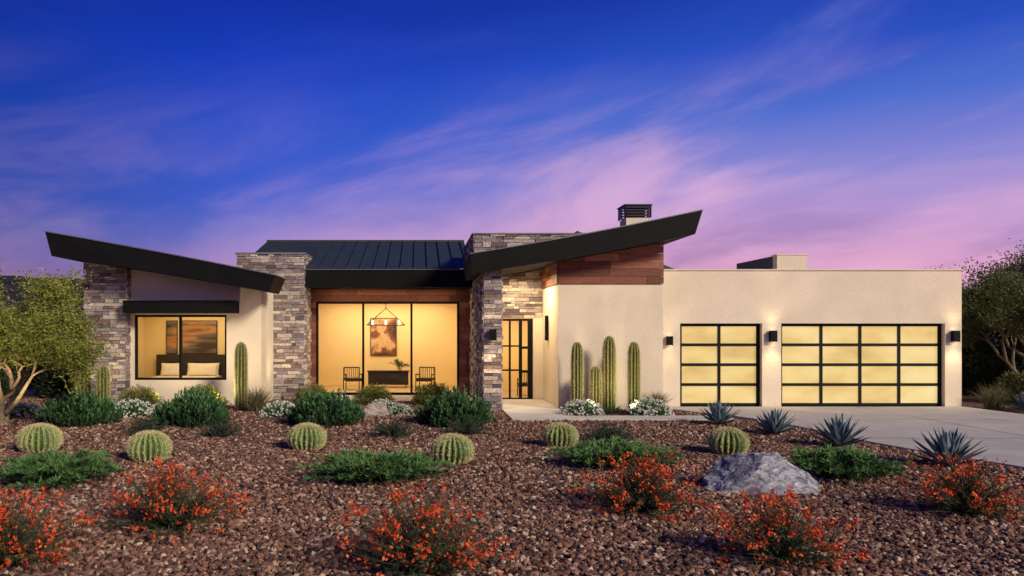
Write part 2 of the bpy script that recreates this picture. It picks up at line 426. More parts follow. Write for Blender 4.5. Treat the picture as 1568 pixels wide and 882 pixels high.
hobj(nm,'interior_rooms',[roomwall,roomfloor])

def art_mat(name,stops,scale,sc=(1,1,1)):
    m,nt,out=new_mat(name)
    tc=N(nt,'ShaderNodeTexCoord'); mp=N(nt,'ShaderNodeMapping'); mp.inputs['Scale'].default_value=sc
    nt.links.new(tc.outputs['Object'],mp.inputs['Vector'])
    nz=N(nt,'ShaderNodeTexNoise'); nz.inputs['Scale'].default_value=scale; nz.inputs['Detail'].default_value=4
    nt.links.new(mp.outputs[0],nz.inputs['Vector'])
    rp=ramp(nt,stops); nt.links.new(nz.outputs['Fac'],rp.inputs['Fac'])
    b=N(nt,'ShaderNodeBsdfPrincipled'); b.inputs['Roughness'].default_value=.8
    nt.links.new(rp.outputs[0],b.inputs['Base Color']); nt.links.new(b.outputs[0],out.inputs[0]); return m
abst=art_mat('abstract_art',[(.35,S(50,28,18)),(.48,S(130,78,48)),(.55,S(205,170,120)),(.7,S(100,58,36))],1.6,(1,1,.8))
lands=art_mat('landscape_art',[(.35,S(64,46,38)),(.47,S(104,96,84)),(.56,S(180,126,78)),(.7,S(120,78,52))],1.2,(.5,1,3))
def painting(x0,x1,z0,z1,y,m):
    nm=NM(); nm.box(x0,x1,y-.05,y-.01,z0,z1,0); nm.add([(x0+.03,y-.055,z0+.03),(x1-.03,y-.055,z0+.03),(x1-.03,y-.055,z1-.03),(x0+.03,y-.055,z1-.03)],[(0,1,2,3)],1)
    nm.obj('framed_painting',[darkwood,m])
painting(-1.9,-.85,1.25,2.75,31.8,abst)
painting(-8.35,-7.1,1.42,2.6,28.2,lands)
painting(-8.9,-8.5,1.42,2.6,28.2,lands)
nm=NM()
c=np.array([-1.2,29.8,0])
tube(nm,[c+[0,0,3.5],c+[0,0,3.05]],[.014,.014],5)
def ring(z,hx,hy):
    P=[c+[-hx,-hy,z],c+[hx,-hy,z],c+[hx,hy,z],c+[-hx,hy,z]]
    for i in range(4): tube(nm,[P[i],P[(i+1)%4]],[.02,.02],5)
    return P
P=ring(2.45,.7,.35)
for p in P: tube(nm,[p,c+[0,0,3.08]],[.014,.014],5)
for xx in (-.5,0,.5):
    tube(nm,[c+[xx,0,2.45],c+[xx,0,2.62]],[.03,.03],8,1)
tube(nm,[c+[-.7,0,2.44],c+[.7,0,2.44]],[.014,.014],5)
nm.obj('chandelier',[darkwood,lampglow])
def armchair(x,y,rot):
    nm=NM()
    for sx in (-.3,.3):
        tube(nm,[(sx,-.3,0),(sx,-.27,.58)],[.02,.02],6); tube(nm,[(sx,.32,0),(sx,.25,.82)],[.02,.02],6)
        tube(nm,[(sx,-.3,.58),(sx,.28,.56)],[.024,.024],6)
    nm.box(-.29,.29,-.28,.26,.34,.44,1)
    for i in range(7):
        xx=-.25+i*.083; tube(nm,[(xx,.27,.42),(xx,.31,.82)],[.013,.013],5)
    tube(nm,[(-.3,.3,.82),(.3,.3,.82)],[.022,.022],6); tube(nm,[(-.3,-.29,.34),(.3,-.29,.34)],[.018,.018],6)
    place('armchair',nm.mesh('armchair',[darkwood,darkwood]),(x,y,.025),rot)
armchair(-2.45,29.9,.25); armchair(.28,29.9,-.25); armchair(3.75,27.2,-.3)
nm=NM(); nm.box(-.78,.78,-.22,.22,.12,.62,0); nm.box(-.82,.82,-.25,.25,.622,.66,0)
for i in range(4): nm.box(-.76+i*.385,-.76+i*.385+.36,-.235,-.221,.16,.58,0)
for sx in (-.7,.66): nm.box(sx,sx+.04,-.18,-.14,0,.12,0); nm.box(sx,sx+.04,.14,.18,0,.12,0)
place('console_table',nm.mesh('console_table',[darkwood]),(-1.15,31.0,.025))
nm=NM(); r2=np.random.default_rng(5)
tube(nm,[(0,0,0),(0,0,.1),(0,0,.18)],[.06,.09,.08],10,0)
for i in range(14):
    a=r2.uniform(0,6.28); e=r2.uniform(.4,1.2); L=r2.uniform(.3,.5)
    pts=[np.array([0,0,.16])+L*t*np.array([math.cos(a)*math.cos(e),math.sin(a)*math.cos(e),math.sin(e)])-np.array([0,0,.18*t*t]) for t in np.linspace(0,1,6)]
    tube(nm,pts,[.005]*6,4,1)
    pp=np.repeat(pts,5,axis=0); leaves(nm,pp,nrm(r2.normal(size=(30,3))+[0,0,-.1]),.11,.022,r2,1)
leafg=mat_rnd('houseplant_leaf',[(0,(.02,.05,.012,1)),(1,(.05,.11,.03,1))],trans=.2)
place('potted_palm',nm.mesh('potted_palm',[cloth,leafg]),(-.7,30.95,.69))
nm=NM()
nm.box(-1.2,1.2,.9,1.0,0,1.30,0); nm.box(-1.1,1.1,-.9,.9,.2,.56,1)
def pillow(cx,cy,cz,w,h,d,tilt):
    n=14; V=[];F=[]
    for s in (-1,1):
        for i in range(n+1):
            for j in range(n+1):
                u=i/n*2-1; v=j/n*2-1
                th=d*.5*(max(0,1-u**6)*max(0,1-v**4))**.5
                V.append((cx+u*w/2*(1-.04*(1-v*v)),cy+s*th+v*h*.5*tilt,cz+v*h/2*(1-.06*(1-u*u))))
    m=(n+1)**2
    for s in (0,1):
        for i in range(n):
            for j in range(n):
                a=s*m+i*(n+1)+j; q=(a,a+n+1,a+n+2,a+1); F.append(q if s==0 else q[::-1])
    nm.add(V,F,1)
pillow(-.62,.70,.78,.72,.46,.22,.35); pillow(.50,.70,.78,1.12,.46,.22,.35)
place('bed',nm.mesh('bed',[darkwood,cloth],smooth=()),(-8.0,27.1,.1))

# ------------------------------------------------------------ lamps
def spot(name,loc,target,power,size=1.2,blend=.8,col=(1,.74,.42),rad=.04,parent=None):
    l=bpy.data.lights.new(name,'SPOT'); l.energy=power; l.spot_size=size; l.spot_blend=blend; l.color=col; l.shadow_soft_size=rad
    o=bpy.data.objects.new(name,l); scene.collection.objects.link(o)
    d=(Vector(target)-Vector(loc)).normalized()
    if parent:
        o.parent=parent; loc=Vector(loc)-parent.location
    o.location=loc; o.rotation_euler=d.to_track_quat('-Z','Y').to_euler(); return o
def area(name,loc,sx,sy,power,col=(1,.76,.45),parent=None):
    l=bpy.data.lights.new(name,'AREA'); l.shape='RECTANGLE'; l.size=sx; l.size_y=sy; l.energy=power; l.color=col
    o=bpy.data.objects.new(name,l); scene.collection.objects.link(o); o.location=loc
    if parent: o.parent=parent; o.matrix_parent_inverse=hinv
    return o
def wall_lamp(x,y,z,w=.18,h=.32,power=16,lit=True):
    e=empty('wall_lamp',(x,y,z))
    nm=NM(); d=.14
    nm.box(-w/2,w/2,-d-.03,-.03,-h/2,h/2,0); nm.box(-w/3,w/3,-.03,.005,-h/3,h/3,0)
    nm.add([(-w/2+.02,-d-.01,h/2+.002),(w/2-.02,-d-.01,h/2+.002),(w/2-.02,-.05,h/2+.002),(-w/2+.02,-.05,h/2+.002)],[(0,1,2,3)],1)
    nm.add([(-w/2+.02,-d-.01,-h/2-.002),(-w/2+.02,-.05,-h/2-.002),(w/2-.02,-.05,-h/2-.002),(w/2-.02,-d-.01,-h/2-.002)],[(0,1,2,3)],1)
    ob=nm.obj('lamp_body',[black,lampglow]); ob.parent=e
    if lit:
        spot('up_light',(x,y-.24,z+h/2+.03),(x,y-.06,z+2),power,1.9,1,parent=e,rad=.1)
        spot('down_light',(x,y-.28,z-h/2-.03),(x,y-.02,z-2),power*2.2,1.7,1,parent=e,rad=.1)
    return e
wall_lamp(2.07,22.06,2.12,power=22)
wall_lamp(10.215,23.0,2.08,power=14); wall_lamp(15.46,23.0,2.08,power=14); wall_lamp(7.24,23.0,1.95,.15,.26,power=4)
e=empty('wall_lamp',(3.98,24.3,2.32)); nm=NM(); nm.box(-.1,-.02,-.07,.07,-.38,.38,0); nm.box(-.02,.01,-.04,.04,-.2,.2,0)
ob=nm.obj('lamp_body',[black]); ob.parent=e
area('living_room_ceiling_lamp',(-1.2,29.9,3.44),4.5,2.6,250,parent=house)
area('bedroom_ceiling_lamp',(-7.3,26.3,3.14),2.6,2.2,100,parent=house)
area('hall_ceiling_lamp',(3.5,27.5,2.95),1.2,2,90,parent=house)
area('entry_soffit_lamp',(3.15,24.0,3.88),.5,1.6,110,parent=house)
area('porch_wood_fill',(-1.0,26.75,3.69),4.4,.25,30,parent=house)  # added light under the centre soffit, brightens the wood surround

lm=mat_simple('fixture_bronze',(.03,.025,.02,1),rough=.5)
def uplight(x,y,tx,ty,tz,power,size=1.5):
    e=empty('landscape_light',(x,y,0)); nm=NM()
    tube(nm,[(0,0,0),(0,0,.1)],[.012,.012],6); tube(nm,[(0,0,.08),(0,0,.2)],[.03,.045],10)
    ob=nm.obj('fixture',[lm]); ob.parent=e
    spot('bulb',(x,y,.23),(tx,ty,tz),power,size,1,parent=e,rad=.12)
uplight(-9.2,22.8,-9.2,23.9,2.2,60); uplight(-7.2,22.3,-7.2,24.2,2.4,80,1.9); uplight(-5.5,22.2,-5.3,24.2,2.6,130,1.8)  # added uplights warming the left wing, in place of eave lights
uplight(-4.2,24.7,-4.3,26.1,2.8,85); uplight(4.62,20.9,4.7,22.6,1.9,85,1.9); uplight(5.65,20.9,5.8,22.6,1.9,85,1.9); uplight(1.6,21.4,2.0,22.3,2.4,34)
uplight(-9.2,18.2,-9.7,19,3.0,150,2.0)

# ------------------------------------------------------------ ground, driveway, hills
def mat_ground():
    m,nt,out=new_mat('gravel_ground')
    tc=N(nt,'ShaderNodeTexCoord')
    v=N(nt,'ShaderNodeTexVoronoi'); v.inputs['Scale'].default_value=16
    nt.links.new(tc.outputs['Object'],v.inputs['Vector'])
    sx=N(nt,'ShaderNodeSeparateColor'); nt.links.new(v.outputs['Color'],sx.inputs[0])
    rp=ramp(nt,[(0,S(52,36,31)),(.5,S(96,68,56)),(1,S(138,108,92))]); nt.links.new(sx.outputs[0],rp.inputs['Fac'])
    b=N(nt,'ShaderNodeBsdfPrincipled'); b.inputs['Roughness'].default_value=.95
    nt.links.new(rp.outputs[0],b.inputs['Base Color'])
    bp=N(nt,'ShaderNodeBump',invert=True); bp.inputs['Strength'].default_value=.8; bp.inputs['Distance'].default_value=.03
    nt.links.new(v.outputs['Distance'],bp.inputs['Height']); nt.links.new(bp.outputs[0],b.inputs['Normal'])
    nt.links.new(b.outputs[0],out.inputs[0]); return m
nm=NM(); nm.add([(-1500,-60,0),(1500,-60,0),(1500,2500,0),(-1500,2500,0)],[(0,1,2,3)],0)
nm.obj('ground',[mat_ground()])

left=[(7.0,22.98),(7.05,22.3),(7.6,21.3),(8.2,20.4),(8.6,19.2),(8.8,17.8),(8.92,15.8),(9.3,14.2),(9.75,12.9),(10.1,11),(10.3,0),(10.3,-20)]
right=[(15.75,22.98),(15.85,21),(16.0,16),(16.1,8),(16.1,-20)]
def drive_left(y):
    ys=[p[1] for p in left][::-1]; xs=[p[0] for p in left][::-1]
    return np.interp(y,ys,xs)
nm=NM()
ys=np.concatenate([np.linspace(22.98,10,40),[5,0,-20]])
V=[];
for yy in ys:
    xl=float(drive_left(yy)); xr=float(np.interp(yy,[p[1] for p in right][::-1],[p[0] for p in right][::-1]))
    V+=[(xl,yy,-.05),(xl,yy,.05),(xr,yy,.05),(xr,yy,-.05)]
F=[]
for i in range(len(ys)-1):
    a=i*4;b=a+4; F+=[(a,b,b+1,a+1),(a+1,b+1,b+2,a+2),(a+2,b+2,b+3,a+3)]
nm.add(V,F,0)
for yy in (19.6,16.2,12.6,9,5):
    nm.add([(float(drive_left(yy))+.01,yy,.054),(15.95,yy,.054),(15.95,yy+.02,.054),(float(drive_left(yy))+.01,yy+.02,.054)],[(0,1,2,3)],1)
nm.add([(12.6,-20,.055),(12.62,-20,.055),(12.62,22.95,.055),(12.6,22.95,.055)],[(0,1,2,3)],1)
joint=mat_simple('concrete_joint',(.16,.15,.14,1),rough=.95)
nm.obj('driveway',[concrete,joint])
nm=NM()
nm.box(2.34,3.96,21.0,25.36,-.05,.06,0)
nm.box(2.34,7.9,19.75,20.55,-.05,.052,0); nm.box(2.34,3.96,20.56,20.99,-.05,.054,0)
nm.obj('walkway',[concrete])
nm=NM(); nm.box(-3.7,1.8,25.2,27.44,-.02,.02,0); nm.obj('patio_slab',[concrete])

def gravel_ok(x,y):
    ok=~((x>drive_left(y)-.02)&(x<16.15))
    ok&=~((x>2.3)&(x<4.0)&(y>19.7)&(y<25.4)); ok&=~((x>2.3)&(x<8.5)&(y>19.72)&(y<20.58))
    ok&=~((y>22.55)&(x>1.8)); ok&=~((y>23.9)&(x<-4.7)&(x>-10)); ok&=~((y>25.1)&(x>-5))
    return ok
r3=np.random.default_rng(11)
def scatter(y0,y1,dens,xm):
    n=int((y1-y0)*(xm[1]-xm[0])*dens)
    x=r3.uniform(xm[0],xm[1],n); y=r3.uniform(y0,y1,n)
    k=(x>-.60*y-.8)&(x<.86*y+.8)&gravel_ok(x,y)
    return np.stack([x[k],y[k],r3.uniform(0,.024,k.sum())],1)
P=np.concatenate([scatter(5.6,11,580,(-8,10.5)),scatter(11,16,420,(-11,10)),scatter(16,26,230,(-15,9.5))])
peb_col=bpy.data.collections.new('pebble_shapes')
def mat_pebble():
    m,nt,out=new_mat('pebble')
    oi=N(nt,'ShaderNodeObjectInfo')
    rp=ramp(nt,[(0,S(46,34,31)),(.25,S(92,66,56)),(.50,S(124,90,74)),(.72,S(146,102,82)),(.87,S(168,136,116)),(1,S(212,190,168))])
    nt.links.new(oi.outputs['Random'],rp.inputs['Fac'])
    b=N(nt,'ShaderNodeBsdfPrincipled'); b.inputs['Roughness'].default_value=.85
    nt.links.new(rp.outputs[0],b.inputs['Base Color']); nt.links.new(b.outputs[0],out.inputs[0]); return m
pm=mat_pebble()
import bmesh
for i in range(7):
    bm=bmesh.new(); bmesh.ops.create_icosphere(bm,subdivisions=1 if i%2 else 2,radius=1)
    sc=(R.uniform(.8,1.25),R.uniform(.55,.95),R.uniform(.45,.75))
    for v in bm.verts:
        n_=noise.noise(v.co*1.3+Vector((i*7,0,0)))*.6+1
        v.co=Vector((v.co.x*sc[0]*n_,v.co.y*sc[1]*n_,v.co.z*sc[2]*n_))
    me=bpy.data.meshes.new('pebble_shape'); bm.to_mesh(me); bm.free(); me.materials.append(pm)
    peb_col.objects.link(bpy.data.objects.new('pebble_shape_%d'%i,me))
pme=bpy.data.meshes.new('gravel'); pme.vertices.add(len(P)); pme.vertices.foreach_set('co',P.astype(np.float32).ravel()); pme.update()
gob=place('gravel',pme)
ng=bpy.data.node_groups.new('gravel_instances','GeometryNodeTree')
ng.interface.new_socket('Geometry',in_out='INPUT',socket_type='NodeSocketGeometry')
ng.interface.new_socket('Geometry',in_out='OUTPUT',socket_type='NodeSocketGeometry')
gi=ng.nodes.new('NodeGroupInput'); go=ng.nodes.new('NodeGroupOutput')
ci=ng.nodes.new('GeometryNodeCollectionInfo'); ci.inputs['Collection'].default_value=peb_col
ci.inputs['Separate Children'].default_value=True; ci.inputs['Reset Children'].default_value=True
ip=ng.nodes.new('GeometryNodeInstanceOnPoints'); ip.inputs['Pick Instance'].default_value=True
rr_=ng.nodes.new('FunctionNodeRandomValue'); rr_.data_type='FLOAT_VECTOR'
rr_.inputs[0].default_value=(-.5,-.5,0); rr_.inputs[1].default_value=(.5,.5,6.28)
rs=ng.nodes.new('FunctionNodeRandomValue'); rs.data_type='FLOAT'; rs.inputs[2].default_value=.015; rs.inputs[3].default_value=.047; rs.inputs['Seed'].default_value=5
L=ng.links.new
L(gi.outputs[0],ip.inputs['Points']); L(ci.outputs[0],ip.inputs['Instance']); L(rr_.outputs[0],ip.inputs['Rotation']); L(rs.outputs[1],ip.inputs['Scale']); L(ip.outputs[0],go.inputs[0])
md=gob.modifiers.new('instances','NODES'); md.node_group=ng

nm=NM(); V=[];F=[]
nx=160; rows=8
for j in range(rows):
    for i in range(nx):
        x=-700+1600*i/(nx-1); t=j/(rows-1)
        h=15+13*noise.noise(Vector((x*.006,3,0)))+5*noise.noise(Vector((x*.02,9,0)))+2*noise.noise(Vector((x*.07,1,0)))
        if x<-90: h+=17*min(1,(-x-90)/90)
        V.append((x,380+t*160+10*noise.noise(Vector((x*.02,t*3,2))),-1+(h+3*noise.noise(Vector((x*.03,t*4,0))))*math.sin(min(1,t*1.3)*math.pi/2)))
for j in range(rows-1):
    for i in range(nx-1):
        a=j*nx+i; F.append((a,a+1,a+nx+1,a+nx))
nm.add(V,F,0)
nm.obj('hills',[mat_simple('hill_scrub',(.035,.035,.05,1),rough=1,var=.5,nscale=.06,spec=0)],smooth=(0,))

# ------------------------------------------------------------ vegetation
bark=mat_simple('bark',(.22,.17,.12,1),rough=.95,var=.35,nscale=12,bump=.5,bscale=30)
twig=mat_simple('twig',(.07,.06,.045,1),rough=.95,var=.3)
def G(name,stops,**k): return mat_rnd(name,stops,**k)
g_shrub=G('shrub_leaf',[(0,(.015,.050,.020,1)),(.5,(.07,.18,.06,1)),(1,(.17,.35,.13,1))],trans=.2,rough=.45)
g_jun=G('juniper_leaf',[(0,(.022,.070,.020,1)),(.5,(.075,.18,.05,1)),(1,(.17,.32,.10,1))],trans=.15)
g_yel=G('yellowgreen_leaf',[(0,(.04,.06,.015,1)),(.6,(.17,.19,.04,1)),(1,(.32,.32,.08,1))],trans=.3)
g_dark=G('darkshrub_leaf',[(0,(.02,.035,.022,1)),(1,(.09,.13,.08,1))],trans=.15)
g_red=G('redshrub_leaf',[(0,(.025,.04,.02,1)),(1,(.10,.14,.06,1))],trans=.15)
g_grass=G('grass_blade',[(0,(.08,.075,.035,1)),(1,(.26,.24,.12,1))],trans=.2)
g_pv=G('paloverde_leaf',[(0,(.16,.19,.035,1)),(.6,(.36,.40,.08,1)),(1,(.56,.56,.17,1))],trans=.4)
g_tree=G('desert_tree_leaf',[(0,(.03,.045,.018,1)),(.6,(.11,.13,.04,1)),(1,(.21,.23,.08,1))],trans=.25)
g_bg=G('background_leaf',[(0,(.012,.02,.010,1)),(1,(.05,.07,.03,1))],trans=.1)
f_red=G('red_flower',[(0,(.82,.05,.015,1)),(.5,(.95,.11,.025,1)),(1,(1.0,.26,.07,1))],trans=.3)
f_white=G('white_flower',[(0,(.75,.75,.70,1)),(1,(.9,.9,.85,1))],trans=.2)
ag_m=G('agave_leaf',[(0,(.07,.12,.14,1)),(.5,(.14,.21,.24,1)),(1,(.27,.35,.37,1))],rough=.5,bump=.05,bscale=8,var=.2)
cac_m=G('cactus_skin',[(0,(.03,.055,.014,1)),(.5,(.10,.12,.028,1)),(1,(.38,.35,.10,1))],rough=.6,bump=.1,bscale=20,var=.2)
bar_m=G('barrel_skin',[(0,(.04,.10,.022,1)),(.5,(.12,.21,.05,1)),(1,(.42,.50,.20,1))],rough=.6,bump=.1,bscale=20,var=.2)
spine_m=G('cactus_spine',[(0,(.55,.46,.18,1)),(1,(.85,.80,.50,1))],rough=.6)

def shrub_mesh(name,seed,n=360,rows=14):
    """dome of upright leafy shoots"""
    r=np.random.default_rng(seed); nm=NM()
    for i in range(n):
        a=r.uniform(0,2*math.pi); c=r.random()**.6
        th=c*1.5
        wob=1+.16*math.sin(3*a+seed)+.10*math.sin(5*a+1)
        tip=np.array([math.sin(th)*math.cos(a)*.82*wob,math.sin(th)*math.sin(a)*.82*wob,math.cos(th)*.64*r.uniform(.8,1.15)+.08])
        tip*=r.uniform(.84,1.10)
        d=nrm(tip*[.55,.55,.4]+[0,0,.75]+r.normal(0,.12,3))
        Ls=r.uniform(.16,.26)
        base=tip-d*Ls
        tube(nm,[base-d*.15,tip],[.008,.005],4,0)
        k=rows
        t=np.linspace(0,1,k)
        P=base+d*Ls*t[:,None]
        out=nrm(r.normal(size=(k,3))); out-= (out@d)[:,None]*d; out=nrm(out)
        D=out*(1.0-.8*t[:,None])+d*(.6+.6*t[:,None])
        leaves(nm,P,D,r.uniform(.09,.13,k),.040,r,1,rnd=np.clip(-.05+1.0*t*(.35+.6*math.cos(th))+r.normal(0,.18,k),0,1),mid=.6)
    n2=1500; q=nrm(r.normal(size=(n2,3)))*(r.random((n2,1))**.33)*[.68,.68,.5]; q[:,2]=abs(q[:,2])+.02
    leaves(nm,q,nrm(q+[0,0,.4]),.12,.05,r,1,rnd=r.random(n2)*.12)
    return nm.mesh(name,[twig,g_shrub])
def juniper_mesh(name,seed):
    r=np.random.default_rng(seed); nm=NM()
    for i in range(120):
        a=r.uniform(0,2*math.pi); L_=r.uniform(.35,1.0)*(1+.2*math.sin(2*a+seed)); lift=r.uniform(.05,.55)*(1.15-L_*.5)
        k=9; t=np.linspace(0,1,k)
        bend=r.normal(0,.25)
        pts=np.stack([L_*t*np.cos(a+bend*t),L_*t*np.sin(a+bend*t),.05+lift*.85*np.sin(t*2.0)*.8+.05*t],1)
        tube(nm,pts,np.linspace(.012,.004,k),4,0)
        m=115; s=r.uniform(.15,1,m); idx=s*(k-1); i0=np.minimum(idx.astype(int),k-2); f=(idx-i0)[:,None]
        P=pts[i0]*(1-f)+pts[i0+1]*f
        T=nrm(pts[i0+1]-pts[i0])
        D=nrm(T*.9+r.normal(0,.5,(m,3))+[0,0,.35])
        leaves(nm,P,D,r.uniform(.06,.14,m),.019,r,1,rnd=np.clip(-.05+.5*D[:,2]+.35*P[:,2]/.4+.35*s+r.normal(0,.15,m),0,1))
    return nm.mesh(name,[twig,g_jun])
def red_mesh(name,seed,n=190):
    r=np.random.default_rng(seed); nm=NM()
    for i in range(n):
        a=r.uniform(0,2*math.pi); e=r.uniform(.22,1.45); L_=r.uniform(.42,.86)*(.85+.32*math.cos(e))
        k=7;t=np.linspace(0,1,k); b=r.normal(0,.3)
        pts=np.stack([L_*t*np.cos(a+b*t)*math.cos(e),L_*t*np.sin(a+b*t)*math.cos(e),L_*t*math.sin(e)-.10*t*t*math.cos(e)],1)
        tube(nm,pts,np.linspace(.006,.0025,k),3,0)
        m=52; s=r.uniform(.05,.90,m); idx=s*(k-1); i0=np.minimum(idx.astype(int),k-2); f=(idx-i0)[:,None]
        P=pts[i0]*(1-f)+pts[i0+1]*f+r.normal(0,.012,(m,3))
        leaves(nm,P,nrm(r.normal(size=(m,3))+[0,0,.7]),r.uniform(.03,.065,m),.010,r,1,rnd=np.clip(s*.8+r.normal(0,.15,m),0,1))
        if r.random()<.66:
            m=int(r.uniform(6,16)); P=pts[-1]+r.normal(0,.020,(m,3))-np.linspace(-.02,.10,m)[:,None]*nrm(pts[-1]-pts[-2])
            leaves(nm,P,nrm(r.normal(size=(m,3))+[0,0,.4]),r.uniform(.028,.052,m),.026,r,2)
    return nm.mesh(name,[twig,g_red,f_red])
def ball_mesh(name,seed,mats,n=5200,hz=.75,flowers=0,ls=.06,lw=.028):
    r=np.random.default_rng(seed); nm=NM()
    dirs=nrm(r.normal(size=(n,3))); dirs[:,2]=abs(dirs[:,2])
    lump=np.array([1+.30*noise.noise(Vector(tuple(d*2.3+seed))) +.16*noise.noise(Vector(tuple(d*6+seed))) for d in dirs])
    rad=(r.random(n)**.28)*lump
    P=dirs*rad[:,None]*[.85,.85,hz]
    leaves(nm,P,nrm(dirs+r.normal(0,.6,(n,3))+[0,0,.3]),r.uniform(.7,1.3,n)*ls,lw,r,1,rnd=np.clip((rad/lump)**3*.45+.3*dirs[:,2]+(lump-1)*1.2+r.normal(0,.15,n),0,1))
    for i in range(16):
        d=dirs[i]; tube(nm,[(0,0,0),tuple(d*[.4,.4,.35]),tuple(d*[.7,.7,hz*.8])],[.018,.012,.005],4,0)
    if flowers:
        d=nrm(r.normal(size=(flowers,3))); d[:,2]=abs(d[:,2]); P=d*[.88,.88,hz*1.04]*r.uniform(.9,1.15,(flowers,1))
        for q in range(5):
            leaves(nm,P,nrm(r.normal(size=(flowers,3))+d*.8),.085,.065,r,2)
    return nm.mesh(name,mats)
def clump_mesh(name,seed,mat,n=420,h=1.0):
    r=np.random.default_rng(seed); nm=NM()
    for i in range(n):
        a=r.uniform(0,2*math.pi); e=r.uniform(.75,1.5); L_=r.uniform(.6,1.05)*h
        p0=np.array([r.normal(0,.10),r.normal(0,.10),0]); d=np.array([math.cos(a)*math.cos(e),math.sin(a)*math.cos(e),math.sin(e)])
        s=nrm(np.cross(d,[r.normal(),r.normal(),.1]))*.006
        p1=p0+d*L_*.6; p2=p0+d*L_+np.array([math.cos(a),math.sin(a),-.6])*.12*L_
        nm.add([p0-s,p0+s,p1+s,p1-s],[(0,1,2,3)],0,r.random()); nm.add([p1-s,p1+s,p2],[(0,1,2)],0,r.random())
    return nm.mesh(name,[mat])
def sparse_mesh(name,seed):
    r=np.random.default_rng(seed); nm=NM()
    for i in range(150):
        a=r.uniform(0,2*math.pi); e=r.uniform(.2,1.4); L_=r.uniform(.4,1.05)
        k=5;t=np.linspace(0,1,k); b=r.normal(0,.4)
        pts=np.stack([L_*t*np.cos(a+b*t)*math.cos(e),L_*t*np.sin(a+b*t)*math.cos(e),.62*L_*t*math.sin(e)],1)
        tube(nm,pts,np.linspace(.008,.003,k),3,0)
        m=38;s=r.uniform(.2,1,m);idx=s*(k-1);i0=np.minimum(idx.astype(int),k-2);f=(idx-i0)[:,None]
        P=pts[i0]*(1-f)+pts[i0+1]*f
        leaves(nm,P,nrm(r.normal(size=(m,3))+[0,0,.5]),r.uniform(.04,.10,m),.018,r,1)
    return nm.mesh(name,[twig,g_dark])
def agave_mesh(name,seed):
    r=np.random.default_rng(seed); nm=NM()
    n=44
    for i in range(n):
        a=i*2.39996+r.normal(0,.08); u=i/(n-1); e=.15+1.32*u+r.normal(0,.05); L_=r.uniform(.48,.58)*(1-.08*u)
        k=7; wmax=.052; rn_=float(np.clip(.35+.3*u+r.normal(0,.15),0,1)); V=[]
        for j in range(k):
            t=j/(k-1); w=wmax*(.65+1.1*t-.3*t*t if t<.4 else (1.05*(1-t)**.75)/(.6**.75)) 
            w=max(w,.0012); rr0=L_*t
            hr=rr0*math.cos(e); z=rr0*math.sin(e)+.03+(.06*t*t*math.cos(e))
            c_=np.array([math.cos(a)*hr,math.sin(a)*hr,z]); s_=np.array([-math.sin(a),math.cos(a),0]); up=np.array([-math.cos(a)*math.sin(e),-math.sin(a)*math.sin(e),math.cos(e)])
            V+=[c_-s_*w+up*w*.35,c_-up*w*.25,c_+s_*w+up*w*.35]
        F=[]
        for j in range(k-1):
            b=j*3; F+=[(b,b+1,b+4,b+3),(b+1,b+2,b+5,b+4)]
        nm.add(V,F,0,rn_)
    return nm.mesh(name,[ag_m])
def ribbed(name,seed,ribs,prof,depth,mskin,spl,spn,seg=5,sw=.0042,sstep=.55):
    """revolved ribbed body. prof: list (r,z)"""
    r=np.random.default_rng(seed); nm=NM(); n=ribs*seg; V=[];
    for (rad,z) in prof:
        for k in range(n):
            a=2*math.pi*k/n; ph=(k%seg)/seg*2*math.pi
            q=rad*(1-depth*(.5-.5*math.cos(ph)))
            V.append((q*math.cos(a),q*math.sin(a),z))
    m=len(prof); F=[]; rn=[]
    for k in range(n):
        c=abs(((k+.5)%seg)/seg-.5)*2
        for i in range(m-1):
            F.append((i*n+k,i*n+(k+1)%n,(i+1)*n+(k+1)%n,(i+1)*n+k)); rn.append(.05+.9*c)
    nm.add(V,F,0,np.array(rn))
    P=[];D=[]
    pr=np.array(prof); seglen=np.concatenate([[0],np.cumsum(np.hypot(*(np.diff(pr,axis=0).T)))])
    tot=seglen[-1]; step=spl*sstep
    for s in np.arange(step,tot-.004,step):
        rad=np.interp(s,seglen,pr[:,0]); z=np.interp(s,seglen,pr[:,1]); r2_=np.interp(s+.01,seglen,pr[:,0]); z2=np.interp(s+.01,seglen,pr[:,1])
        t_=np.array([r2_-rad,z2-z]); nn=nrm(np.array([t_[1],-t_[0]]))
        if rad<.01: continue
        for k in range(ribs):
            a=2*math.pi*k/ribs; o=np.array([nn[0]*math.cos(a),nn[0]*math.sin(a),nn[1]])
            for q in range(spn):
                P.append([rad*math.cos(a),rad*math.sin(a),z]); D.append(o+r.normal(0,.75,3))
    leaves(nm,np.array(P),np.array(D),r.uniform(.7,1.2,len(P))*spl,sw,r,1,mid=.3)
    return nm.mesh(name,[mskin,spine_m])
bp=[]
for t in np.linspace(-1.25,1.5,18):
    bp.append((.36*math.cos(t)**.9 if math.cos(t)>0 else 0,.235+.25*math.sin(t)))
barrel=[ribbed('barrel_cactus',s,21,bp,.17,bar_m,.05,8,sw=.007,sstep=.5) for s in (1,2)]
def colprof(h,r):
    p=[(r*.85,0)]
    for t in np.linspace(.05,.82,12): p.append((r*(.9+.12*math.sin(t*3)),h*t))
    for t in np.linspace(0,1.5,8)[1:]: p.append((r*.97*math.cos(t)**.8,h*.82+h*.18*math.sin(t)))
    return p

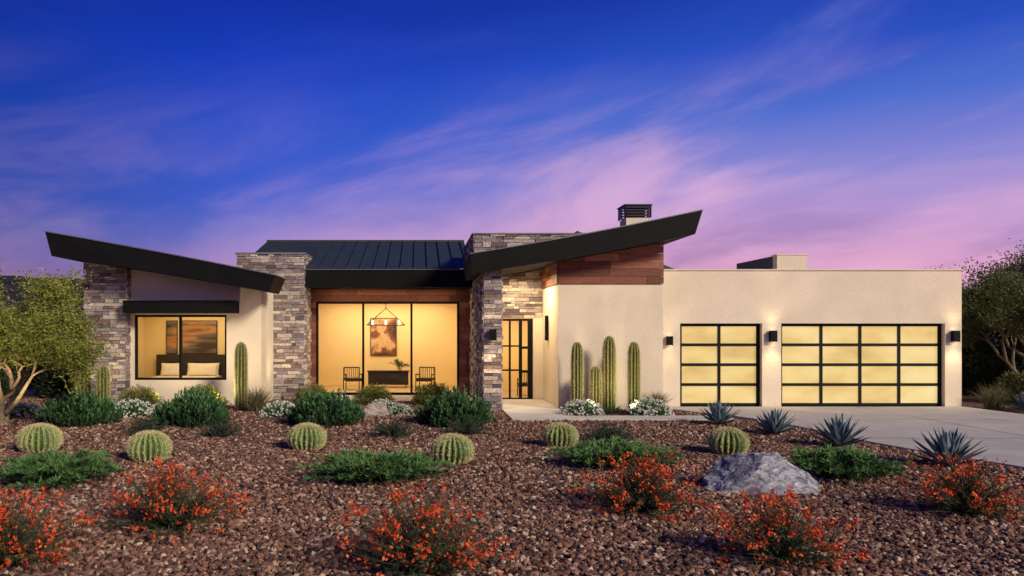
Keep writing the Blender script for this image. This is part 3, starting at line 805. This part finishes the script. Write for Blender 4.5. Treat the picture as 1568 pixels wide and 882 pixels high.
def put(name,me,x,y,s=1,rot=None,z=0,sz=None):
    rot=R.uniform(0,6.28) if rot is None else rot
    place(name,me,(x,y,z),rot,(s,s,sz or s))
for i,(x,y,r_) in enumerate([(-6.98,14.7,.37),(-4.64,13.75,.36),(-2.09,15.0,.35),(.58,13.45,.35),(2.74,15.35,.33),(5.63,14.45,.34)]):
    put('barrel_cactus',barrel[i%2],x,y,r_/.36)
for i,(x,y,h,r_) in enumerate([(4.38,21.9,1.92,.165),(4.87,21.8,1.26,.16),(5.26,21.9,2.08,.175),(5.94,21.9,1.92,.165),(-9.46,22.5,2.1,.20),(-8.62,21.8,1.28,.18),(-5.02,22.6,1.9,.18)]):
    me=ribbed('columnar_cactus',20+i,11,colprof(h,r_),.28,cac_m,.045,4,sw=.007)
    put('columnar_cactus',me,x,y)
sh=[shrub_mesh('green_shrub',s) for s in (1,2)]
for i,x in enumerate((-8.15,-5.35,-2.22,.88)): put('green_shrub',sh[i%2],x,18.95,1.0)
jn=[juniper_mesh('juniper_shrub',s) for s in (1,2)]
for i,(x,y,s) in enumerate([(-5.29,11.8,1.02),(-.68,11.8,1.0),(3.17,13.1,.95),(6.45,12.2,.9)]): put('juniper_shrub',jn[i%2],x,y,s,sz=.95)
rd=[red_mesh('red_flowering_shrub',s) for s in (1,2,3)]
for i,(x,y,s) in enumerate([(-2.79,9.0,1.04),(.0,7.35,1.08),(2.76,9.9,1.02),(3.5,7.7,.92),(6.67,9.7,.96),(-3.95,7.6,1.02)]): put('red_flowering_shrub',rd[i%3],x,y,s)
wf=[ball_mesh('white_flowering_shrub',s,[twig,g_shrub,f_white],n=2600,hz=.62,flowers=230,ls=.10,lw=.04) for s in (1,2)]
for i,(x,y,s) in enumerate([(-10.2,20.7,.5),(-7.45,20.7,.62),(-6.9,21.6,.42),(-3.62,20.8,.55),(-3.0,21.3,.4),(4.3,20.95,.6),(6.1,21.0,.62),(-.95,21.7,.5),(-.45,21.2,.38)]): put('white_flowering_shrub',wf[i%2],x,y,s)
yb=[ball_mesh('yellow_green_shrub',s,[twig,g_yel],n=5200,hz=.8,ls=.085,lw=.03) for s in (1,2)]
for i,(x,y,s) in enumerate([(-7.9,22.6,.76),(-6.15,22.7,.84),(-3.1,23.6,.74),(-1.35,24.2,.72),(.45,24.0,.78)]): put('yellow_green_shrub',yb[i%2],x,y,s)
gc=[clump_mesh('grass_clump',s,g_grass) for s in (1,2)]
for i,(x,y,s) in enumerate([(-4.45,21.9,.85),(6.6,22.1,.7),(16.4,22.7,.85),(17.3,22.3,.75)]): put('grass_clump',gc[i%2],x,y,s)
ds=[sparse_mesh('low_desert_shrub',s) for s in (1,2)]
for i,(x,y,s) in enumerate([(-5.85,17.1,.66),(-4.15,16.8,.66),(-.55,16.8,.64),(1.06,17.1,.66),(3.8,15.9,.74),(5.2,21.3,.45),(-2.0,22.8,.5),(-10.6,20.6,.7)]): put('low_desert_shrub',ds[i%2],x,y,s)
am=[agave_mesh('agave_plant',s) for s in (1,2)]
for i,(x,y,s) in enumerate([(7.15,18.9,1.08),(7.66,17.1,1.08),(8.1,15.3,1.18),(8.72,13.1,1.22),(16.7,21.8,1.1)]): put('agave_plant',am[i%2],x,y,s)

# boulders
def boulder(name,x,y,sx,sy,sz,seed,mat,rot=0,planes=None):
    bm=bmesh.new(); bmesh.ops.create_icosphere(bm,subdivisions=6,radius=1)
    rr=random.Random(seed)
    if planes is None:
        planes=[((rr.gauss(0,1),rr.gauss(0,1),abs(rr.gauss(0,.8))),rr.uniform(.55,.8)) for _ in range(12)]
    planes=[(Vector(a).normalized(),d) for a,d in planes]
    for v in bm.verts:
        c=v.co*1.25
        for it in range(2):
            for n_,d in planes:
                k=c.dot(n_)-d
                if k>0: c-=n_*k
        rid=1-abs(noise.noise(c*3.1+Vector((seed,0,0))))*2
        c*=1+.09*noise.noise(c*2+Vector((seed,0,0)))+.05*rid+.045*noise.noise(c*7)+.025*noise.noise(c*18)
        v.co=Vector((c.x*sx,c.y*sy,(c.z*.9+.12)*sz))
    me=bpy.data.meshes.new(name); bm.to_mesh(me); bm.free(); me.materials.append(mat)
    place(name,me,(x,y,0),rot)
def rock_mat(name,a,b,c):
    m,nt,out=new_mat(name); tc=N(nt,'ShaderNodeTexCoord')
    mp=N(nt,'ShaderNodeMapping'); mp.inputs['Rotation'].default_value=(.4,.7,.2); mp.inputs['Scale'].default_value=(1,1,2.2)
    nt.links.new(tc.outputs['Object'],mp.inputs['Vector'])
    nz=N(nt,'ShaderNodeTexNoise'); nz.inputs['Scale'].default_value=5; nz.inputs['Detail'].default_value=12; nz.inputs['Roughness'].default_value=.72; nz.inputs['Distortion'].default_value=1.0
    nt.links.new(mp.outputs[0],nz.inputs['Vector'])
    rp=ramp(nt,[(.34,a),(.48,b),(.62,c)]); nt.links.new(nz.outputs['Fac'],rp.inputs['Fac'])
    p=N(nt,'ShaderNodeBsdfPrincipled'); p.inputs['Roughness'].default_value=.9
    bp_=N(nt,'ShaderNodeBump'); bp_.inputs['Strength'].default_value=1.; bp_.inputs['Distance'].default_value=.08
    nt.links.new(nz.outputs['Fac'],bp_.inputs['Height']); nt.links.new(bp_.outputs[0],p.inputs['Normal'])
    nt.links.new(rp.outputs[0],p.inputs['Base Color']); nt.links.new(p.outputs[0],out.inputs[0]); return m
rk=rock_mat('boulder_rock',S(68,72,92),S(146,148,166),S(226,224,228))
rk2=rock_mat('pale_rock',S(120,108,104),S(176,160,150),S(214,200,188))
boulder('boulder',4.79,11.15,.84,.58,.66,4,rk,0,planes=[((-.85,-.35,.75),.55),((.30,-.9,.55),.56),((.75,-.3,.65),.62),((-.1,.2,1),.70),((-.45,-1,.25),.62),((-.9,.3,.2),.85),((.95,-.4,.1),.86),((.1,.9,.4),.6)])
boulder('boulder',-1.15,21.0,.5,.35,.42,9,rk2)
boulder('boulder',.35,20.3,.2,.18,.18,12,rk)

# trees
def grow(nm,p,d,L_,r_,lvl,maxl,rng,tips,up=.1,spread=.75,nch=(2,4)):
    pts=[np.array(p,float)]; k=5
    for i in range(k-1):
        d=nrm(d+rng.normal(0,.16,3)+np.array([0,0,up])); pts.append(pts[-1]+d*L_/(k-1))
    tube(nm,pts,np.linspace(r_,r_*.62,k),7 if lvl<2 else 4,0)
    if lvl>=maxl-1: tips.extend([(q,d) for q in pts[1:]])
    if lvl<maxl:
        n=rng.integers(nch[0],nch[1]+1)
        for c in range(n):
            st=pts[-1] if c<2 else pts[rng.integers(2,4)]
            dd=nrm(d+nrm(rng.normal(size=3)*[1,1,.6])*spread)
            grow(nm,st,dd,L_*rng.uniform(.66,.85),r_*.58,lvl+1,maxl,rng,tips,up,spread,nch)
def tree_mesh(name,seed,trunks,maxl,leafmat,nleaf,lsz,sig,up=.06,spread=.8):
    rng=np.random.default_rng(seed); nm=NM(); tips=[]
    for (p,d,L_,r_) in trunks: grow(nm,p,nrm(np.array(d,float)),L_,r_,0,maxl,rng,tips,up,spread)
    T=np.array([t[0] for t in tips]); 
    br=rng.random(len(T))
    idx=np.repeat(np.arange(len(T)),nleaf); keep=rng.random(len(idx))<(.35+.65*br[idx]); idx=idx[keep]
    n=len(idx); P=T[idx]+rng.normal(0,sig,(n,3))
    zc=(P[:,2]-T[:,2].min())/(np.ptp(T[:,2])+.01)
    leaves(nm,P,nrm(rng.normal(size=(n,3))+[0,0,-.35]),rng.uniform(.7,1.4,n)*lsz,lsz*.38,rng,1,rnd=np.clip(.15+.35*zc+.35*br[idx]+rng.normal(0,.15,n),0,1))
    return nm.mesh(name,[bark,leafmat],smooth=(0,))
pv=tree_mesh('palo_verde_tree',4,[((0,0,0),(.12,0,1),1.35,.085),((.05,.05,0),(-.35,.1,1),1.3,.07),((.1,0,.3),(.75,-.1,1),1.25,.055)],4,g_pv,50,.085,.13)
place('palo_verde_tree',pv,(-9.95,19.0,0),0,(1.16,1.16,.92))
t1=tree_mesh('desert_tree',7,[((0,0,0),(.1,0,1),1.5,.10),((.05,0,0),(.5,.2,1),1.4,.08),((0,0,0),(-.45,.1,1),1.4,.08)],4,g_tree,56,.095,.16)
t2=tree_mesh('desert_tree',9,[((0,0,0),(-.1,0,1),1.6,.10),((.05,0,0),(.5,-.2,1),1.5,.08),((0,0,0),(-.5,-.1,1),1.5,.08)],4,g_tree,56,.095,.16)
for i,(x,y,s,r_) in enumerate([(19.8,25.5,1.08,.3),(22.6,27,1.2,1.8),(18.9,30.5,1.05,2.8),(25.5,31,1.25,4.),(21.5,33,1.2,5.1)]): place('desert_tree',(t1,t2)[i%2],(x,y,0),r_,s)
bgb=[ball_mesh('background_shrub_a',31,[twig,g_bg],n=3600,hz=.85,ls=.11,lw=.05),ball_mesh('background_shrub_b',32,[twig,g_tree],n=3600,hz=.85,ls=.11,lw=.05)]
veg=empty('background_shrubs',(0,40,0))
rb=random.Random(5); k=0
for side in (-1,1):
    for i in range(46):
        y=rb.uniform(24.5,48); 
        x=(-11.8-rb.uniform(0,1)*(y-14)*.75) if side<0 else (17.8+rb.uniform(0,1)*(y-12)*.8)
        s=rb.uniform(.9,1.7)*(1+(y-25)*.018)*(.85 if side<0 else 1)
        ob=place('shrub_%d'%k,bgb[0 if side<0 else i%2],(x,y-40,0),rb.uniform(0,6),(s,s,s*rb.uniform(.8,1.2))); ob.parent=veg; k+=1

# ------------------------------------------------------------ world
w=bpy.data.worlds.new('World'); scene.world=w; w.use_nodes=True; nt=w.node_tree; nt.nodes.clear()
out=nt.nodes.new('ShaderNodeOutputWorld'); bg=nt.nodes.new('ShaderNodeBackground'); nt.links.new(bg.outputs[0],out.inputs[0])
tc=N(nt,'ShaderNodeTexCoord'); sp=N(nt,'ShaderNodeSeparateXYZ'); nt.links.new(tc.outputs['Generated'],sp.inputs[0])
def math_(op,a,b=None,clamp=False):
    n=nt.nodes.new('ShaderNodeMath'); n.operation=op; n.use_clamp=clamp
    for i,v in enumerate((a,b)):
        if v is None: continue
        if isinstance(v,(int,float)): n.inputs[i].default_value=v
        else: nt.links.new(v,n.inputs[i])
    return n.outputs[0]
def mrange(v,a,b,c=0.,d=1.):
    n=nt.nodes.new('ShaderNodeMapRange'); n.interpolation_type='SMOOTHSTEP'; nt.links.new(v,n.inputs['Value'])
    for k_,q in zip(('From Min','From Max','To Min','To Max'),(a,b,c,d)): n.inputs[k_].default_value=q
    return n.outputs[0]
z=sp.outputs['Z']; x=sp.outputs['X']
m1=N(nt,'ShaderNodeMapping'); m1.inputs['Rotation'].default_value=(0,math.radians(14),0)
nt.links.new(tc.outputs['Generated'],m1.inputs[0])
m2=N(nt,'ShaderNodeMapping'); m2.inputs['Scale'].default_value=(2.0,1.4,7.0); nt.links.new(m1.outputs[0],m2.inputs[0])
n1=N(nt,'ShaderNodeTexNoise'); n1.inputs['Scale'].default_value=1.25; n1.inputs['Detail'].default_value=8; n1.inputs['Roughness'].default_value=.57; n1.inputs['Distortion'].default_value=.5
nt.links.new(m2.outputs[0],n1.inputs['Vector'])
n2=N(nt,'ShaderNodeTexNoise'); n2.inputs['Scale'].default_value=.7; n2.inputs['Detail'].default_value=3
nt.links.new(m2.outputs[0],n2.inputs['Vector'])
zw=math_('SUBTRACT',z,math_('MULTIPLY',math_('SUBTRACT',n2.outputs['Fac'],.5),.10))
z2=math_('MULTIPLY',zw,2.0,True)
rl=ramp(nt,[(0,S(186,126,166)),(.10,S(172,130,182)),(.17,S(144,124,194)),(.25,S(102,112,200)),(.33,S(66,96,204)),(.49,S(36,80,200)),(.63,S(24,62,188)),(.77,S(18,46,158)),(1,S(12,32,112))])
rr=ramp(nt,[(0,S(206,140,172)),(.10,S(228,168,200)),(.17,S(218,164,204)),(.25,S(184,152,210)),(.33,S(142,138,212)),(.49,S(78,110,206)),(.63,S(42,80,192)),(.77,S(27,60,168)),(1,S(12,32,112))])
nt.links.new(z2,rl.inputs[0]); nt.links.new(z2,rr.inputs[0])
fr=mrange(x,-.3,.42)
def mix(f,a,b,blend='MIX'):
    n=nt.nodes.new('ShaderNodeMix'); n.data_type='RGBA'; n.blend_type=blend
    if isinstance(f,float): n.inputs[0].default_value=f
    else: nt.links.new(f,n.inputs[0])
    for i,v in ((6,a),(7,b)):
        if isinstance(v,tuple): n.inputs[i].default_value=v
        else: nt.links.new(v,n.inputs[i])
    return n.outputs[2]
base=mix(fr,rl.outputs[0],rr.outputs[0])
dark=mrange(x,-.5,-.15,.66,1.)
dk=nt.nodes.new('ShaderNodeVectorMath'); dk.operation='SCALE'; nt.links.new(base,dk.inputs[0]); nt.links.new(dark,dk.inputs['Scale'])
cm=mrange(n1.outputs['Fac'],.41,.66)
band=math_('MULTIPLY',mrange(z,.33,.15),mrange(x,-.25,.36,.22,1.))
cf=math_('MULTIPLY',math_('MULTIPLY',cm,band),.72)
cl=mix(cf,dk.outputs[0],S(240,186,216))
cl=mix(math_('MULTIPLY',mrange(n1.outputs['Fac'],.52,.78),mrange(x,-.1,.5,.03,.32)),cl,S(150,156,228))
cm3=mrange(n1.outputs['Fac'],.46,.32); cl=mix(math_('MULTIPLY',math_('MULTIPLY',cm3,mrange(z,.20,.08)),.40),cl,S(100,90,156))
nt.links.new(cl,bg.inputs['Color']); bg.inputs['Strength'].default_value=1.0

sl_=bpy.data.lights.new('sun','SUN'); sl_.energy=3.3; sl_.angle=math.radians(12); sl_.color=(1,.86,.64)
so=bpy.data.objects.new('sun',sl_); scene.collection.objects.link(so)
d=Vector((-.60,.70,-.46)).normalized(); so.rotation_euler=d.to_track_quat('-Z','Y').to_euler(); so.location=(10,-10,20)

# ------------------------------------------------------------ camera
cam=bpy.data.cameras.new('camera'); co=bpy.data.objects.new('camera',cam); scene.collection.objects.link(co)
co.location=(0,0,2.245); co.rotation_euler=(math.radians(90),0,0)
cam.sensor_width=36; cam.lens=28.0; cam.shift_x=.0918; cam.shift_y=.0415; cam.clip_end=5000; cam.clip_start=.1
scene.camera=co
scene.view_settings.view_transform='Standard'; scene.view_settings.look='None'; scene.view_settings.exposure=0
